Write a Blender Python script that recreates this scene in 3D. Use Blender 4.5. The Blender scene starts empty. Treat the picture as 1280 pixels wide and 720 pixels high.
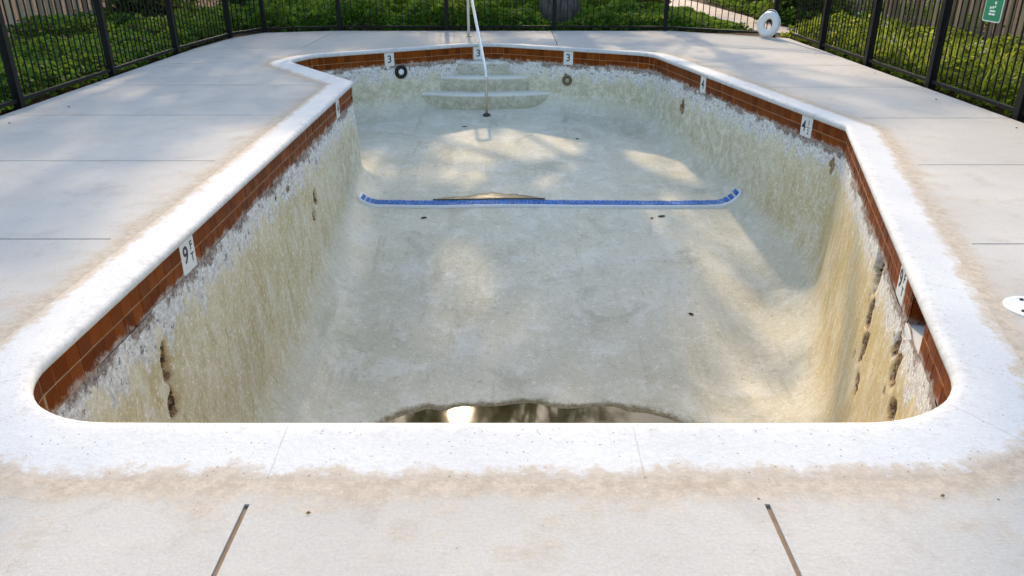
import bpy, math, random
import numpy as np
from mathutils import Vector, Matrix
from mathutils.geometry import delaunay_2d_cdt
R = math.radians
random.seed(7)
rng = np.random.default_rng(11)
sc = bpy.context.scene
COL = sc.collection

# ------------------------------------------------------------------ camera
cam = bpy.data.cameras.new('camera'); camo = bpy.data.objects.new('camera', cam); COL.objects.link(camo)
cam.sensor_fit = 'HORIZONTAL'; cam.sensor_width = 36.0
cam.lens = 36.0 * 980.0 / 1280.0
cam.clip_start = 0.05; cam.clip_end = 2000
camo.location = (0, 0, 1.6); camo.rotation_euler = (R(90 - 24.03), 0, 0)
sc.camera = camo

# ------------------------------------------------------------------ sky, sun, exposure
SUN_EL, SUN_AZ = 33.0, -4.5            # azimuth from +Y, negative = to the left
world = bpy.data.worlds.new('World'); sc.world = world; world.use_nodes = True
wn = world.node_tree.nodes; wl = world.node_tree.links
bg = wn['Background']; sky = wn.new('ShaderNodeTexSky')
sky.sky_type = 'NISHITA'; sky.sun_disc = False
sky.sun_elevation = R(SUN_EL); sky.sun_rotation = R(SUN_AZ)
sky.air_density = 1.5; sky.dust_density = 2.4; sky.ozone_density = 1.8
wl.new(sky.outputs[0], bg.inputs[0]); bg.inputs[1].default_value = 0.15
sun = bpy.data.lights.new('sun', 'SUN'); suno = bpy.data.objects.new('sun', sun); COL.objects.link(suno)
sun.energy = 2.0; sun.angle = R(1.2); sun.color = (1.0, 0.77, 0.50)
SD = Vector((math.sin(R(SUN_AZ)) * math.cos(R(SUN_EL)), math.cos(R(SUN_AZ)) * math.cos(R(SUN_EL)), math.sin(R(SUN_EL))))
suno.rotation_euler = SD.to_track_quat('Z', 'Y').to_euler()
suno.location = SD * 60
sc.view_settings.view_transform = 'Standard'; sc.view_settings.look = 'None'
sc.view_settings.exposure = 1.07; sc.view_settings.gamma = 1.0
sc.view_settings.use_curve_mapping = False
sc.render.resolution_x = 1024; sc.render.resolution_y = 576

# ------------------------------------------------------------------ helpers
def tag(o, label=None, cat=None, group=None, kind=None):
    if label: o['label'] = label
    if cat: o['category'] = cat
    if group: o['group'] = group
    if kind: o['kind'] = kind
    return o
def empty(name, loc=(0, 0, 0), rz=0.0, parent=None):
    o = bpy.data.objects.new(name, None); COL.objects.link(o)
    o.location = loc; o.rotation_euler = (0, 0, rz); o.empty_display_size = 0.1
    if parent: o.parent = parent
    return o
def link(name, me, parent=None, loc=None, mat=None):
    o = bpy.data.objects.new(name, me); COL.objects.link(o)
    if parent: o.parent = parent
    if loc is not None: o.location = loc
    if mat and not me.materials: me.materials.append(mat)
    return o
def mesh_np(name, verts, faces, mat=None, smooth=False, attrs=None):
    """verts (n,3), faces list of tuples or (m,k) array"""
    me = bpy.data.meshes.new(name)
    verts = np.asarray(verts, dtype=np.float32)
    if isinstance(faces, np.ndarray):
        m, k = faces.shape
        me.vertices.add(len(verts)); me.vertices.foreach_set('co', verts.ravel())
        me.loops.add(m * k); me.loops.foreach_set('vertex_index', faces.astype(np.int32).ravel())
        me.polygons.add(m)
        me.polygons.foreach_set('loop_start', np.arange(0, m * k, k, dtype=np.int32))
        me.polygons.foreach_set('loop_total', np.full(m, k, dtype=np.int32))
        me.update(calc_edges=True); me.validate()
    else:
        me.from_pydata([tuple(map(float, v)) for v in verts], [], faces); me.update()
    me.polygons.foreach_set('use_smooth', np.full(len(me.polygons), bool(smooth)))
    if attrs:
        for an, av in attrs.items():
            a = me.attributes.new(an, 'FLOAT', 'POINT'); a.data.foreach_set('value', np.asarray(av, dtype=np.float32))
    if mat: me.materials.append(mat)
    return me
class MB:
    def __init__(s): s.v = []; s.f = []
    def box(s, c, d, M=None):
        n = len(s.v); cx, cy, cz = c; a, b, e = d[0] / 2, d[1] / 2, d[2] / 2
        P = [Vector((cx + i * a, cy + j * b, cz + k * e)) for i in (-1, 1) for j in (-1, 1) for k in (-1, 1)]
        if M: P = [M @ p for p in P]
        s.v += [tuple(p) for p in P]
        s.f += [tuple(n + q for q in f) for f in ((0, 1, 3, 2), (4, 6, 7, 5), (0, 4, 5, 1), (2, 3, 7, 6), (0, 2, 6, 4), (1, 5, 7, 3))]
    def bevbox(s, c, d, bv, M=None):          # box with chamfered +Y face rim (front)
        n = len(s.v); cx, cy, cz = c; a, b, e = d[0] / 2, d[1] / 2, d[2] / 2
        P = []
        for (yy, q) in ((-b, 0), (b - bv, 0), (b, bv)):
            for (i, k) in ((-1, -1), (1, -1), (1, 1), (-1, 1)):
                P.append(Vector((cx + i * (a - q), cy + yy, cz + k * (e - q))))
        if M: P = [M @ p for p in P]
        s.v += [tuple(p) for p in P]
        for r0 in (0, 4):
            for i in range(4):
                j = (i + 1) % 4; s.f.append((n + r0 + i, n + r0 + 4 + i, n + r0 + 4 + j, n + r0 + j))
        s.f.append((n + 11, n + 10, n + 9, n + 8))
    def tube(s, pts, rad, seg=10, cap=True):
        pts = [Vector(p) for p in pts]; n0 = len(s.v)
        rads = rad if isinstance(rad, (list, tuple)) else [rad] * len(pts)
        up = None
        for i, p in enumerate(pts):
            t = (pts[min(i + 1, len(pts) - 1)] - pts[max(i - 1, 0)])
            if t.length < 1e-9: t = Vector((0, 0, 1))
            t.normalize()
            if up is None:
                up = Vector((1, 0, 0)) if abs(t.x) < .8 else Vector((0, 1, 0))
            a = (up - t * up.dot(t)).normalized(); b = t.cross(a); up = a
            for k in range(seg):
                an = 2 * math.pi * k / seg
                s.v.append(tuple(p + (a * math.cos(an) + b * math.sin(an)) * rads[i]))
        for i in range(len(pts) - 1):
            for k in range(seg):
                k2 = (k + 1) % seg
                s.f.append((n0 + i * seg + k, n0 + i * seg + k2, n0 + (i + 1) * seg + k2, n0 + (i + 1) * seg + k))
        if cap:
            s.f.append(tuple(n0 + k for k in reversed(range(seg))))
            e = n0 + (len(pts) - 1) * seg; s.f.append(tuple(e + k for k in range(seg)))
    def lathe(s, prof, seg=24, M=None, cap0=True, cap1=True):
        n0 = len(s.v)
        for (r, z) in prof:
            for k in range(seg):
                an = 2 * math.pi * k / seg; p = Vector((r * math.cos(an), r * math.sin(an), z))
                s.v.append(tuple(M @ p if M else p))
        for i in range(len(prof) - 1):
            for k in range(seg):
                k2 = (k + 1) % seg
                s.f.append((n0 + i * seg + k, n0 + i * seg + k2, n0 + (i + 1) * seg + k2, n0 + (i + 1) * seg + k))
        if cap0: s.f.append(tuple(n0 + k for k in reversed(range(seg))))
        if cap1: e = n0 + (len(prof) - 1) * seg; s.f.append(tuple(e + k for k in range(seg)))
    def build(s, name, mat, parent=None, smooth=False, loc=None):
        me = mesh_np(name, s.v, s.f, mat, smooth)
        return link(name, me, parent, loc)
def vnoise(x, y, seed=0):                     # cheap smooth value noise, numpy
    xi = np.floor(x).astype(int); yi = np.floor(y).astype(int); fx = x - xi; fy = y - yi
    def h(a, b):
        n = (a * 374761393 + b * 668265263 + seed * 1442695041) & 0x7fffffff
        n = ((n ^ (n >> 13)) * 1274126177) & 0x7fffffff
        return ((n ^ (n >> 16)) & 0xffff) / 65535.0
    fx = fx * fx * (3 - 2 * fx); fy = fy * fy * (3 - 2 * fy)
    return (h(xi, yi) * (1 - fx) + h(xi + 1, yi) * fx) * (1 - fy) + (h(xi, yi + 1) * (1 - fx) + h(xi + 1, yi + 1) * fx) * fy

# ------------------------------------------------------------------ material toolkit
class NT:
    def __init__(s, name, rough=0.6, spec=0.3, metal=0.0):
        s.m = bpy.data.materials.new(name); s.m.use_nodes = True
        s.n = s.m.node_tree.nodes; s.l = s.m.node_tree.links
        s.b = s.n['Principled BSDF']; s.b.inputs['Roughness'].default_value = rough
        s.b.inputs['Specular IOR Level'].default_value = spec; s.b.inputs['Metallic'].default_value = metal
        s._geo = None
    def val(s, sock, v):
        if hasattr(v, 'is_linked') or hasattr(v, 'links'): s.l.new(v, sock)
        else: sock.default_value = v
    def pos(s):
        if not s._geo: s._geo = s.n.new('ShaderNodeNewGeometry')
        return s._geo.outputs['Position']
    def island(s): s.pos(); return s._geo.outputs['Random Per Island']
    def normal(s): s.pos(); return s._geo.outputs['Normal']
    def objrand(s): return s.n.new('ShaderNodeObjectInfo').outputs['Random']
    def objpos(s): return s.n.new('ShaderNodeTexCoord').outputs['Object']
    def attr(s, name): a = s.n.new('ShaderNodeAttribute'); a.attribute_name = name; return a.outputs['Fac']
    def comb(s, x, y, z):
        c = s.n.new('ShaderNodeCombineXYZ')
        for k, v in zip('XYZ', (x, y, z)): s.val(c.inputs[k], v)
        return c.outputs[0]
    def sep(s, v): c = s.n.new('ShaderNodeSeparateXYZ'); s.l.new(v, c.inputs[0]); return c.outputs
    def scale(s, v, sx): m = s.n.new('ShaderNodeVectorMath'); m.operation = 'MULTIPLY'; s.l.new(v, m.inputs[0]); m.inputs[1].default_value = sx; return m.outputs[0]
    def noise(s, vec, scale, detail=4, rough=.6, dist=0.0):
        t = s.n.new('ShaderNodeTexNoise'); t.inputs['Scale'].default_value = scale; t.inputs['Detail'].default_value = detail
        t.inputs['Roughness'].default_value = rough; t.inputs['Distortion'].default_value = dist
        s.l.new(vec, t.inputs['Vector']); return t.outputs['Fac']
    def voro(s, vec, scale, rnd=1.0, out='Distance'):
        t = s.n.new('ShaderNodeTexVoronoi'); t.inputs['Scale'].default_value = scale; t.inputs['Randomness'].default_value = rnd
        s.l.new(vec, t.inputs['Vector']); return t.outputs[out]
    def math(s, op, a, b=0.0, c=None):
        m = s.n.new('ShaderNodeMath'); m.operation = op; s.val(m.inputs[0], a); s.val(m.inputs[1], b)
        if c is not None: s.val(m.inputs[2], c)
        return m.outputs[0]
    def rng(s, v, a, b, lo=0.0, hi=1.0):
        m = s.n.new('ShaderNodeMapRange'); s.val(m.inputs[0], v); m.interpolation_type = 'SMOOTHSTEP'
        for i, q in zip((1, 2, 3, 4), (a, b, lo, hi)): s.val(m.inputs[i], q)
        return m.outputs[0]
    def mix(s, f, a, b):
        m = s.n.new('ShaderNodeMix'); m.data_type = 'RGBA'; s.val(m.inputs[0], f)
        for i, q in ((6, a), (7, b)):
            if isinstance(q, tuple): m.inputs[i].default_value = (*q[:3], 1)
            else: s.l.new(q, m.inputs[i])
        return m.outputs[2]
    def mul(s, col, f):
        m = s.n.new('ShaderNodeMix'); m.data_type = 'RGBA'; m.blend_type = 'MULTIPLY'; m.inputs[0].default_value = 1
        s.l.new(col, m.inputs[6]); c = s.n.new('ShaderNodeCombineColor')
        for k in range(3): s.val(c.inputs[k], f)
        s.l.new(c.outputs[0], m.inputs[7]); return m.outputs[2]
    def bump(s, h, strength=.3, dist=.01):
        b = s.n.new('ShaderNodeBump'); b.inputs['Strength'].default_value = strength; b.inputs['Distance'].default_value = dist
        s.l.new(h, b.inputs['Height']); s.l.new(b.outputs[0], s.b.inputs['Normal'])
    def col(s, c):
        if isinstance(c, tuple): s.b.inputs['Base Color'].default_value = (*c[:3], 1)
        else: s.l.new(c, s.b.inputs['Base Color'])
        return s
    def rough(s, v): s.val(s.b.inputs['Roughness'], v)

def simple(name, c, rough=.6, spec=.3, metal=0., var=.12, scale=20.):
    t = NT(name, rough, spec, metal); p = t.objpos()
    n = t.noise(p, scale, 4); k = t.math('MULTIPLY_ADD', n, 2 * var, 1 - var)
    base = t.mix(0.0, c, c); t.col(t.mul(base, k)); t.bump(n, .15, .003)
    return t.m

# concrete deck: warm grey concrete, tan scum ring next to the coping (attribute ap), fine grit
def concrete():
    t = NT('deck_concrete', .88, .2); p = t.pos()
    big = t.noise(p, .55, 5, .6); mid = t.noise(p, 4.5, 8, .72); fine = t.noise(p, 75, 5, .8); n4 = t.noise(p, 17, 7, .75)
    brush = t.noise(t.scale(p, (6, 120, 1)), 1.2, 3, .6)
    c = t.mix(t.rng(big, .35, .68), (.43, .42, .405), (.50, .485, .465))
    c = t.mix(t.rng(mid, .50, .68, 0, .45), c, (.385, .36, .33))
    c = t.mix(t.rng(t.noise(p, 1.6, 8, .75, .8), .56, .66, 0, .4), c, (.36, .33, .30))
    ap = t.attr('ap')
    f = t.rng(t.math('ADD', ap, t.math('ADD', t.math('MULTIPLY', t.math('SUBTRACT', mid, .5), 1.3), t.math('MULTIPLY', t.math('SUBTRACT', n4, .5), .9))), .42, .98)
    c = t.mix(t.math('MULTIPLY', f, .85), c, t.mix(t.rng(n4, .38, .64), (.37, .305, .235), (.50, .435, .36)))
    c = t.mul(c, t.math('MULTIPLY_ADD', fine, .55, .73))
    c = t.mul(c, t.math('MULTIPLY_ADD', brush, .06, .97))
    spots = t.rng(t.voro(p, 8.5, 1.0), .03, .055, 1, 0)
    keep = t.rng(t.noise(p, 2.7, 2), .53, .57)
    c = t.mix(t.math('MULTIPLY', t.math('MULTIPLY', spots, keep), .85), c, (.10, .085, .07))
    pits = t.math('MULTIPLY', t.rng(t.voro(p, 40, 1.0), .06, .14, 1, 0), t.rng(mid, .55, .62))
    c = t.mix(t.math('MULTIPLY', pits, .6), c, (.20, .17, .14))
    t.col(c)
    t.bump(t.math('ADD', t.math('MULTIPLY', fine, .7), t.math('ADD', t.math('MULTIPLY', brush, .15), mid)), .45, .007)
    return t.m
def coping_mat():
    t = NT('coping_paint', .7, .2); p = t.pos()
    e = t.attr('edge'); u = t.attr('u')    # 0 inner lip, 1 outer rim; arc length
    n1 = t.noise(p, 6.0, 8, .72); n2 = t.noise(p, 60, 5, .8); n3 = t.noise(p, 1.3, 4, .6); n4 = t.noise(p, 17, 6, .75)
    c = t.mix(t.rng(n3, .3, .75), (.58, .585, .60), (.66, .66, .66))
    c = t.mix(t.rng(n4, .54, .72, 0, .5), c, (.53, .52, .51))
    wear = t.rng(t.math('ADD', e, t.math('ADD', t.math('MULTIPLY', t.math('SUBTRACT', n1, .5), 1.0), t.math('MULTIPLY', t.math('SUBTRACT', n4, .5), .7))), .72, .98)
    c = t.mix(t.math('MULTIPLY', wear, .95), c, t.mix(t.rng(n4, .4, .65), (.46, .38, .30), (.54, .47, .39)))
    pit = t.math('MULTIPLY', t.rng(t.voro(p, 34, 1.0), .07, .16, 1, 0), t.rng(n1, .45, .51))
    c = t.mix(t.math('MULTIPLY', pit, .75), c, (.17, .15, .14))
    scuff = t.math('MULTIPLY', t.rng(t.noise(t.scale(p, (3, 14, 1)), 2.2, 7, .78), .62, .66), .55)
    c = t.mix(scuff, c, (.44, .38, .32))
    lipdirt = t.math('MULTIPLY', t.math('MULTIPLY', t.rng(e, .30, .0, 0, 1), t.rng(n4, .46, .62)), .28)
    c = t.mix(lipdirt, c, (.30, .30, .32))
    ju = t.math('ADD', t.math('DIVIDE', u, 1.22), t.math('MULTIPLY', n4, .012))
    jf = t.math('ABSOLUTE', t.math('SUBTRACT', t.math('FRACT', ju), .5))
    c = t.mix(t.math('MULTIPLY', t.rng(jf, .003, .001), .32), c, (.25, .22, .19))
    c = t.mul(c, t.math('MULTIPLY_ADD', n2, .42, .79)); t.col(c)
    t.bump(t.math('ADD', t.math('MULTIPLY', n2, .7), t.math('ADD', n4, t.math('MULTIPLY', n1, .8))), .5, .006)
    return t.m
def shell_mat():
    t = NT('pool_plaster', .8, .2); p = t.pos(); x, y, z = t.sep(p)
    u = t.attr('u'); wall = t.attr('wall'); dmg = t.attr('dmg'); nose = t.attr('nose'); riser = t.attr('riser')
    up = t.comb(u, t.math('MULTIPLY', z, .34), 0.0); up2 = t.comb(u, t.math('MULTIPLY', z, .5), 5.0)     # streak coordinates
    uz = t.comb(u, z, 0.0)
    speck = t.noise(p, 34, 7, .85); sp2 = t.noise(p, 16, 7, .8); mot = t.noise(p, 3.2, 8, .72, .6); bigm = t.noise(p, .8, 4, .6)
    blot = t.noise(p, 9.0, 8, .78)
    # floor: dirty grey-green plaster
    fl = t.mix(t.rng(bigm, .32, .7), (.62, .575, .445), (.72, .67, .535))
    fl = t.mix(t.rng(mot, .47, .66, 0, .6), fl, (.80, .77, .69))
    fl = t.mix(t.rng(t.noise(p, 1.5, 7, .75, .5), .52, .66, 0, .55), fl, (.44, .41, .295))
    fl = t.mix(t.rng(t.noise(t.scale(p, (3.5, .5, .5)), 1.3, 6, .7), .56, .68, 0, .45), fl, (.46, .41, .28))
    fl = t.mix(t.rng(sp2, .55, .66, 0, .6), fl, (.90, .88, .82))
    fl = t.mix(t.rng(sp2, .44, .34, 0, .55), fl, (.40, .37, .27))
    fl = t.mix(t.rng(speck, .56, .66, 0, .7), fl, (.94, .92, .87))
    fl = t.mix(t.rng(speck, .44, .34, 0, .75), fl, (.33, .30, .21))
    dots = t.math('MULTIPLY', t.rng(t.voro(p, 6.5, 1.0), .02, .05, 1, 0), t.rng(t.noise(p, 1.9, 2), .50, .54))
    fl = t.mix(t.math('MULTIPLY', dots, .85), fl, (.11, .09, .06))
    # wall: olive-tan stain with pale drips
    st = t.noise(up, 6.0, 8, .75, .4); st2 = t.noise(up2, 19.0, 7, .8); wb = t.noise(uz, 1.1, 4, .6)
    wa = t.mix(t.rng(wb, .3, .7), (.57, .475, .25), (.69, .60, .385))
    wa = t.mix(t.rng(st, .46, .66, 0, .7), wa, (.80, .76, .66))
    wa = t.mix(t.rng(st, .46, .32, 0, .8), wa, (.42, .335, .155))
    wa = t.mix(t.rng(st2, .54, .66, 0, .6), wa, (.88, .85, .78))
    wa = t.mix(t.rng(st2, .44, .34, 0, .5), wa, (.42, .35, .20))
    wa = t.mix(t.rng(blot, .54, .66, 0, .5), wa, (.82, .80, .73))
    wa = t.mix(t.rng(speck, .53, .62, 0, .85), wa, (.95, .93, .87))
    wa = t.mix(t.rng(speck, .44, .34, 0, .8), wa, (.33, .27, .14))
    sun_gold = t.math('MULTIPLY', t.math('MULTIPLY', t.rng(x, 1.3, 1.9), t.rng(y, 7.4, 7.15)), t.rng(st, .25, .6, .8, .3))  # right wall: warm sunlight painted into the colour, along with rusty streaks
    wa = t.mix(sun_gold, wa, (.58, .41, .17))
    # greyer towards the shallow end
    gy = t.mix(t.rng(blot, .4, .62), (.50, .475, .335), (.80, .765, .64)); gy = t.mix(t.rng(speck, .55, .64, 0, .6), gy, (.90, .89, .84)); gy = t.mix(t.rng(speck, .43, .33, 0, .6), gy, (.30, .29, .21))
    wa = t.mix(t.rng(y, 7.3, 9.8, 0, .72), wa, gy)
    wf = t.rng(t.math('ADD', wall, t.math('ADD', t.math('MULTIPLY', t.math('SUBTRACT', mot, .5), .5), t.math('MULTIPLY', t.math('SUBTRACT', blot, .5), .5))), .50, .98)
    c = t.mix(wf, fl, wa)
    # white scale under the tile line with ragged dripping lower edge
    depth = t.math('MULTIPLY', z, -1.0)
    edge = t.math('ADD', depth, t.math('ADD', t.math('MULTIPLY', t.math('SUBTRACT', st, .5), 1.05), t.math('MULTIPLY', t.math('SUBTRACT', blot, .5), .5)))
    scale_f = t.math('MULTIPLY', t.rng(edge, .47, .37), t.rng(wall, .4, .8))
    c = t.mix(t.math('MULTIPLY', scale_f, .92), c, t.mix(t.rng(speck, .42, .60), (.55, .53, .52), (.90, .89, .89)))
    fleck = t.math('MULTIPLY', t.math('MULTIPLY', t.rng(t.noise(t.comb(u, t.math('MULTIPLY', z, .8), 3.0), 19, 5, .7), .575, .61), t.rng(edge, .45, .33)), t.rng(wall, .4, .8))
    c = t.mix(t.math('MULTIPLY', fleck, .85), c, (.17, .15, .145))
    lip = t.math('MULTIPLY', t.rng(t.math('ADD', depth, t.math('ADD', t.math('MULTIPLY', t.math('SUBTRACT', t.noise(uz, 8, 5, .75), .5), .26), t.math('MULTIPLY', t.math('SUBTRACT', speck, .5), .06))), .30, .265), t.rng(t.noise(uz, 2.6, 6), .42, .50))
    c = t.mix(t.math('MULTIPLY', lip, .9), c, t.mix(t.rng(speck, .42, .6), (.14, .095, .075), (.42, .34, .30)))
    # steps: pale nosing, olive riser
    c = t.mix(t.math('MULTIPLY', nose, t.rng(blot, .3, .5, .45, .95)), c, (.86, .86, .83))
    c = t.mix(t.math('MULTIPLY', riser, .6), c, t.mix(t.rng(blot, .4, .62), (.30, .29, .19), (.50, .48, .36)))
    # broken places: exposed brown gunite inside a rust-stained margin
    dn = t.math('ADD', dmg, t.math('ADD', t.math('MULTIPLY', t.math('SUBTRACT', blot, .5), .9), t.math('MULTIPLY', t.math('SUBTRACT', sp2, .5), .7)))
    ex = t.mix(t.rng(t.noise(p, 26, 6, .8), .42, .56), (.035, .02, .010), (.36, .22, .11)); ex = t.mix(t.rng(speck, .55, .63, 0, .85), ex, (.74, .69, .62))
    c = t.mix(t.math('MULTIPLY', t.rng(dn, .12, .45), .55), c, (.40, .26, .12))
    c = t.mix(t.rng(dn, .5, .62), c, ex)
    # silt rim round the puddle
    rim = t.rng(t.math('ADD', z, t.math('ADD', t.math('MULTIPLY', t.math('SUBTRACT', blot, .5), .03), t.math('MULTIPLY', t.math('SUBTRACT', sp2, .5), .02))), RIM0, RIM1)
    c = t.mix(t.math('MULTIPLY', rim, .9), c, t.mix(t.rng(speck, .42, .6), (.12, .09, .035), (.30, .24, .13)))
    t.col(c)
    t.bump(t.math('ADD', t.math('MULTIPLY', speck, .8), t.math('ADD', t.math('MULTIPLY', blot, 1.4), t.math('MULTIPLY', mot, 1.2))), .75, .014)
    return t.m
def tile_mat():
    t = NT('brown_tile', .45, .10); r = t.objrand(); p = t.pos()
    i = t.island(); n = t.noise(p, 14, 5, .7)
    c = t.mix(t.math('FRACT', t.math('ADD', r, i)), (.115, .022, .001), (.215, .050, .003))
    c = t.mix(t.rng(n, .55, .8, 0, .35), c, (.32, .12, .035))
    c = t.mix(t.rng(t.noise(p, 60, 3), .66, .78, 0, .3), c, (.45, .33, .22))
    z = t.sep(p)[2]; lo = t.rng(t.math('ADD', z, t.math('MULTIPLY', t.math('SUBTRACT', t.noise(p, 12, 7, .75), .5), .22)), -.195, -.245)
    c = t.mix(t.math('MULTIPLY', lo, .75), c, (.52, .45, .40))
    c = t.mix(t.rng(t.noise(p, 5, 7, .75), .60, .70, 0, .5), c, (.10, .05, .025))
    t.col(c); t.rough(t.rng(n, .3, .7, .35, .6)); return t.m
def leaf_mat(name, cols, trans=.35, rough=.6, spec=.15):
    t = NT(name, rough, spec); i = t.island(); p = t.pos()
    c = t.mix(t.rng(i, .05, .6), cols[0], cols[1]); c = t.mix(t.rng(i, .82, .98), c, cols[2])
    c = t.mul(c, t.math('MULTIPLY_ADD', t.noise(p, 2.2, 3), .7, .65)); t.col(c)
    tr = t.n.new('ShaderNodeBsdfTranslucent'); mx = t.n.new('ShaderNodeMixShader'); mx.inputs[0].default_value = trans
    tc = t.mix(.45, c, (.30, .36, .04)); t.l.new(tc, tr.inputs[0])
    out = t.n['Material Output']; t.l.new(t.b.outputs[0], mx.inputs[1]); t.l.new(tr.outputs[0], mx.inputs[2]); t.l.new(mx.outputs[0], out.inputs[0])
    return t.m
def wood_mat(name, a, b, d):
    t = NT(name, .8, .2); r = t.objrand(); p = t.objpos()
    g = t.noise(t.scale(p, (60, 60, 3)), 1.0, 5, .65)
    c = t.mix(r, a, b); c = t.mix(t.rng(g, .48, .75, 0, .6), c, d); t.col(c); t.bump(g, .4, .004); return t.m
def bark_mat(name, a, b):
    t = NT(name, .9, .15); p = t.objpos(); g = t.noise(t.scale(p, (9, 9, 1.6)), 1.6, 6, .7, .5)
    t.col(t.mix(t.rng(g, .35, .66), a, b)); t.bump(g, 1.0, .05); return t.m
def soil_mat():
    t = NT('mulch', .95, .1); p = t.pos(); n = t.noise(p, 9, 6, .75); f = t.noise(p, 60, 3)
    c = t.mix(t.rng(n, .35, .7), (.035, .022, .014), (.11, .062, .036)); t.col(t.mul(c, t.math('MULTIPLY_ADD', f, .8, .6))); t.bump(n, .8, .04); return t.m

WATER = -2.030; PC = (.155, 3.60); RIM0 = WATER + .022; RIM1 = WATER + .006
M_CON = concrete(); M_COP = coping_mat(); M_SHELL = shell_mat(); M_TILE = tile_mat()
M_GROUT = simple('grout', (.34, .22, .13), .9, .15, var=.3, scale=30)
M_WHITE_TILE = simple('white_tile', (.70, .70, .70), .4, .3, var=.25, scale=40)
M_INK = simple('tile_ink', (.05, .052, .06), .6)
M_STEEL = NT('rail_stained', .45, .4, .5).col((.55, .46, .33)).m
M_RAILW = NT('rail_polished', .35, .5, .75).col((.86, .85, .82)).m
M_BLACK = simple('fence_black', (.007, .007, .008), .55, .2, var=.3, scale=12)
M_BLACKP = simple('black_plastic', (.012, .012, .013), .4)
M_WHITEP = simple('white_plastic', (.78, .79, .80), .4, .4, var=.06)
M_BLUE = (lambda t: (t.col(t.mix(t.island(), (.015, .11, .38), (.05, .20, .55))), t.m)[1])(NT('blue_tile', .6, .15))
M_LIPW = simple('white_bullnose', (.70, .72, .74), .5, .3, var=.15, scale=18)
M_SOIL = soil_mat()
M_IVY = leaf_mat('ivy_leaf', ((.022, .085, .008), (.07, .20, .016), (.20, .36, .04)), .42)
M_IVYY = leaf_mat('ground_cover_leaf', ((.05, .11, .01), (.18, .26, .018), (.60, .56, .08)), .55)
M_STRAP = leaf_mat('strap_leaf', ((.08, .17, .012), (.26, .33, .025), (.70, .60, .11)), .58)
M_SHRUB = leaf_mat('shrub_leaf', ((.02, .05, .012), (.045, .085, .018), (.12, .12, .025)), .3)
M_CROWN = leaf_mat('tree_leaf', ((.04, .085, .015), (.06, .12, .02), (.09, .15, .03)), .4)
M_WOODL = wood_mat('weathered_plank', (.28, .215, .15), (.50, .41, .30), (.14, .10, .07))
M_WOODR = wood_mat('brown_plank', (.20, .135, .085), (.42, .31, .20), (.09, .055, .035))
M_BARKG = bark_mat('grey_bark', (.085, .075, .075), (.20, .185, .185))
M_BARKD = bark_mat('dark_bark', (.035, .026, .022), (.10, .075, .06))
M_PATH = (lambda t: (t.col(t.mix(t.rng(t.noise(t.pos(), 3, 5), .35, .7), (.36, .31, .28), (.50, .43, .38))), t.bump(t.noise(t.pos(), 60, 3), .3, .005), t.m)[2])(NT('path_concrete', .85, .2))

# ------------------------------------------------------------------ pool outline (plan polygon with corner radii, clockwise seen from above: inward side on the right)
POLY = [(-1.95, 2.335, .50), (-1.95, 9.65, .03), (-3.20, 11.42, .42), (-2.98, 12.06, .45), (-.5, 13.55, .9), (2.12, 12.26, .60), (3.11, 7.20, .12), (1.68, 2.335, .56)]
NARC = 14
def poly_offset(d):                           # d > 0 outwards; mitred polygon offset
    n = len(POLY); out = []
    for i in range(n):
        p = Vector(POLY[i][:2]); a = Vector(POLY[i - 1][:2]); b = Vector(POLY[(i + 1) % n][:2])
        d1 = (p - a).normalized(); d2 = (b - p).normalized()
        n1 = Vector((-d1.y, d1.x)); n2 = Vector((-d2.y, d2.x))      # left side = outwards
        m = (n1 + n2).normalized(); k = d / max(m.dot(n1), .35)
        cr = d1.x * d2.y - d1.y * d2.x                               # <0: convex corner of the pool
        r = POLY[i][2] + (d if cr < 0 else -d)
        out.append((p + m * k, max(r, .02), d1, d2, cr))
    return out
BASE_N = None
def ring(d):
    """points (n,2) and outward normals for the outline offset by d; every ring has the same point count"""
    global BASE_N
    C = poly_offset(d); n = len(C); arcs = []
    for (p, r, d1, d2, cr) in C:
        ang = math.acos(max(-1, min(1, d1.dot(d2)))); t = r * math.tan(ang / 2)
        s = -1 if cr < 0 else 1
        c = p - d1 * t + Vector((-d1.y, d1.x)) * (s * r)
        pts = []
        for k in range(NARC + 1):
            a = s * ang * k / NARC
            v = Vector((d1.y, -d1.x)) * (s * r)
            ca, sa = math.cos(a), math.sin(a)
            q = c + Vector((v.x * ca - v.y * sa, v.x * sa + v.y * ca))
            dd = Vector((d1.x * ca - d1.y * sa, d1.x * sa + d1.y * ca))
            pts.append((q, Vector((-dd.y, dd.x))))
        arcs.append(pts)
    if BASE_N is None:
        BASE_N = [max(2, int((arcs[(i + 1) % n][0][0] - arcs[i][-1][0]).length / .035)) for i in range(n)]
    P = []; N = []
    for i in range(n):
        for q, nn in arcs[i]: P.append((q.x, q.y)); N.append((nn.x, nn.y))
        a = arcs[i][-1][0]; b = arcs[(i + 1) % n][0][0]; nn = arcs[i][-1][1]
        for k in range(1, BASE_N[i]):
            q = a.lerp(b, k / BASE_N[i]); P.append((q.x, q.y)); N.append((nn.x, nn.y))
    return np.array(P), np.array(N)
P0, N0 = ring(0.0); NR = len(P0)
seg = np.linalg.norm(np.roll(P0, -1, 0) - P0, axis=1); U0 = np.concatenate(([0], np.cumsum(seg)[:-1])); PERIM = seg.sum()
def nearest_u(x, y): return U0[np.argmin((P0[:, 0] - x) ** 2 + (P0[:, 1] - y) ** 2)]
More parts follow.
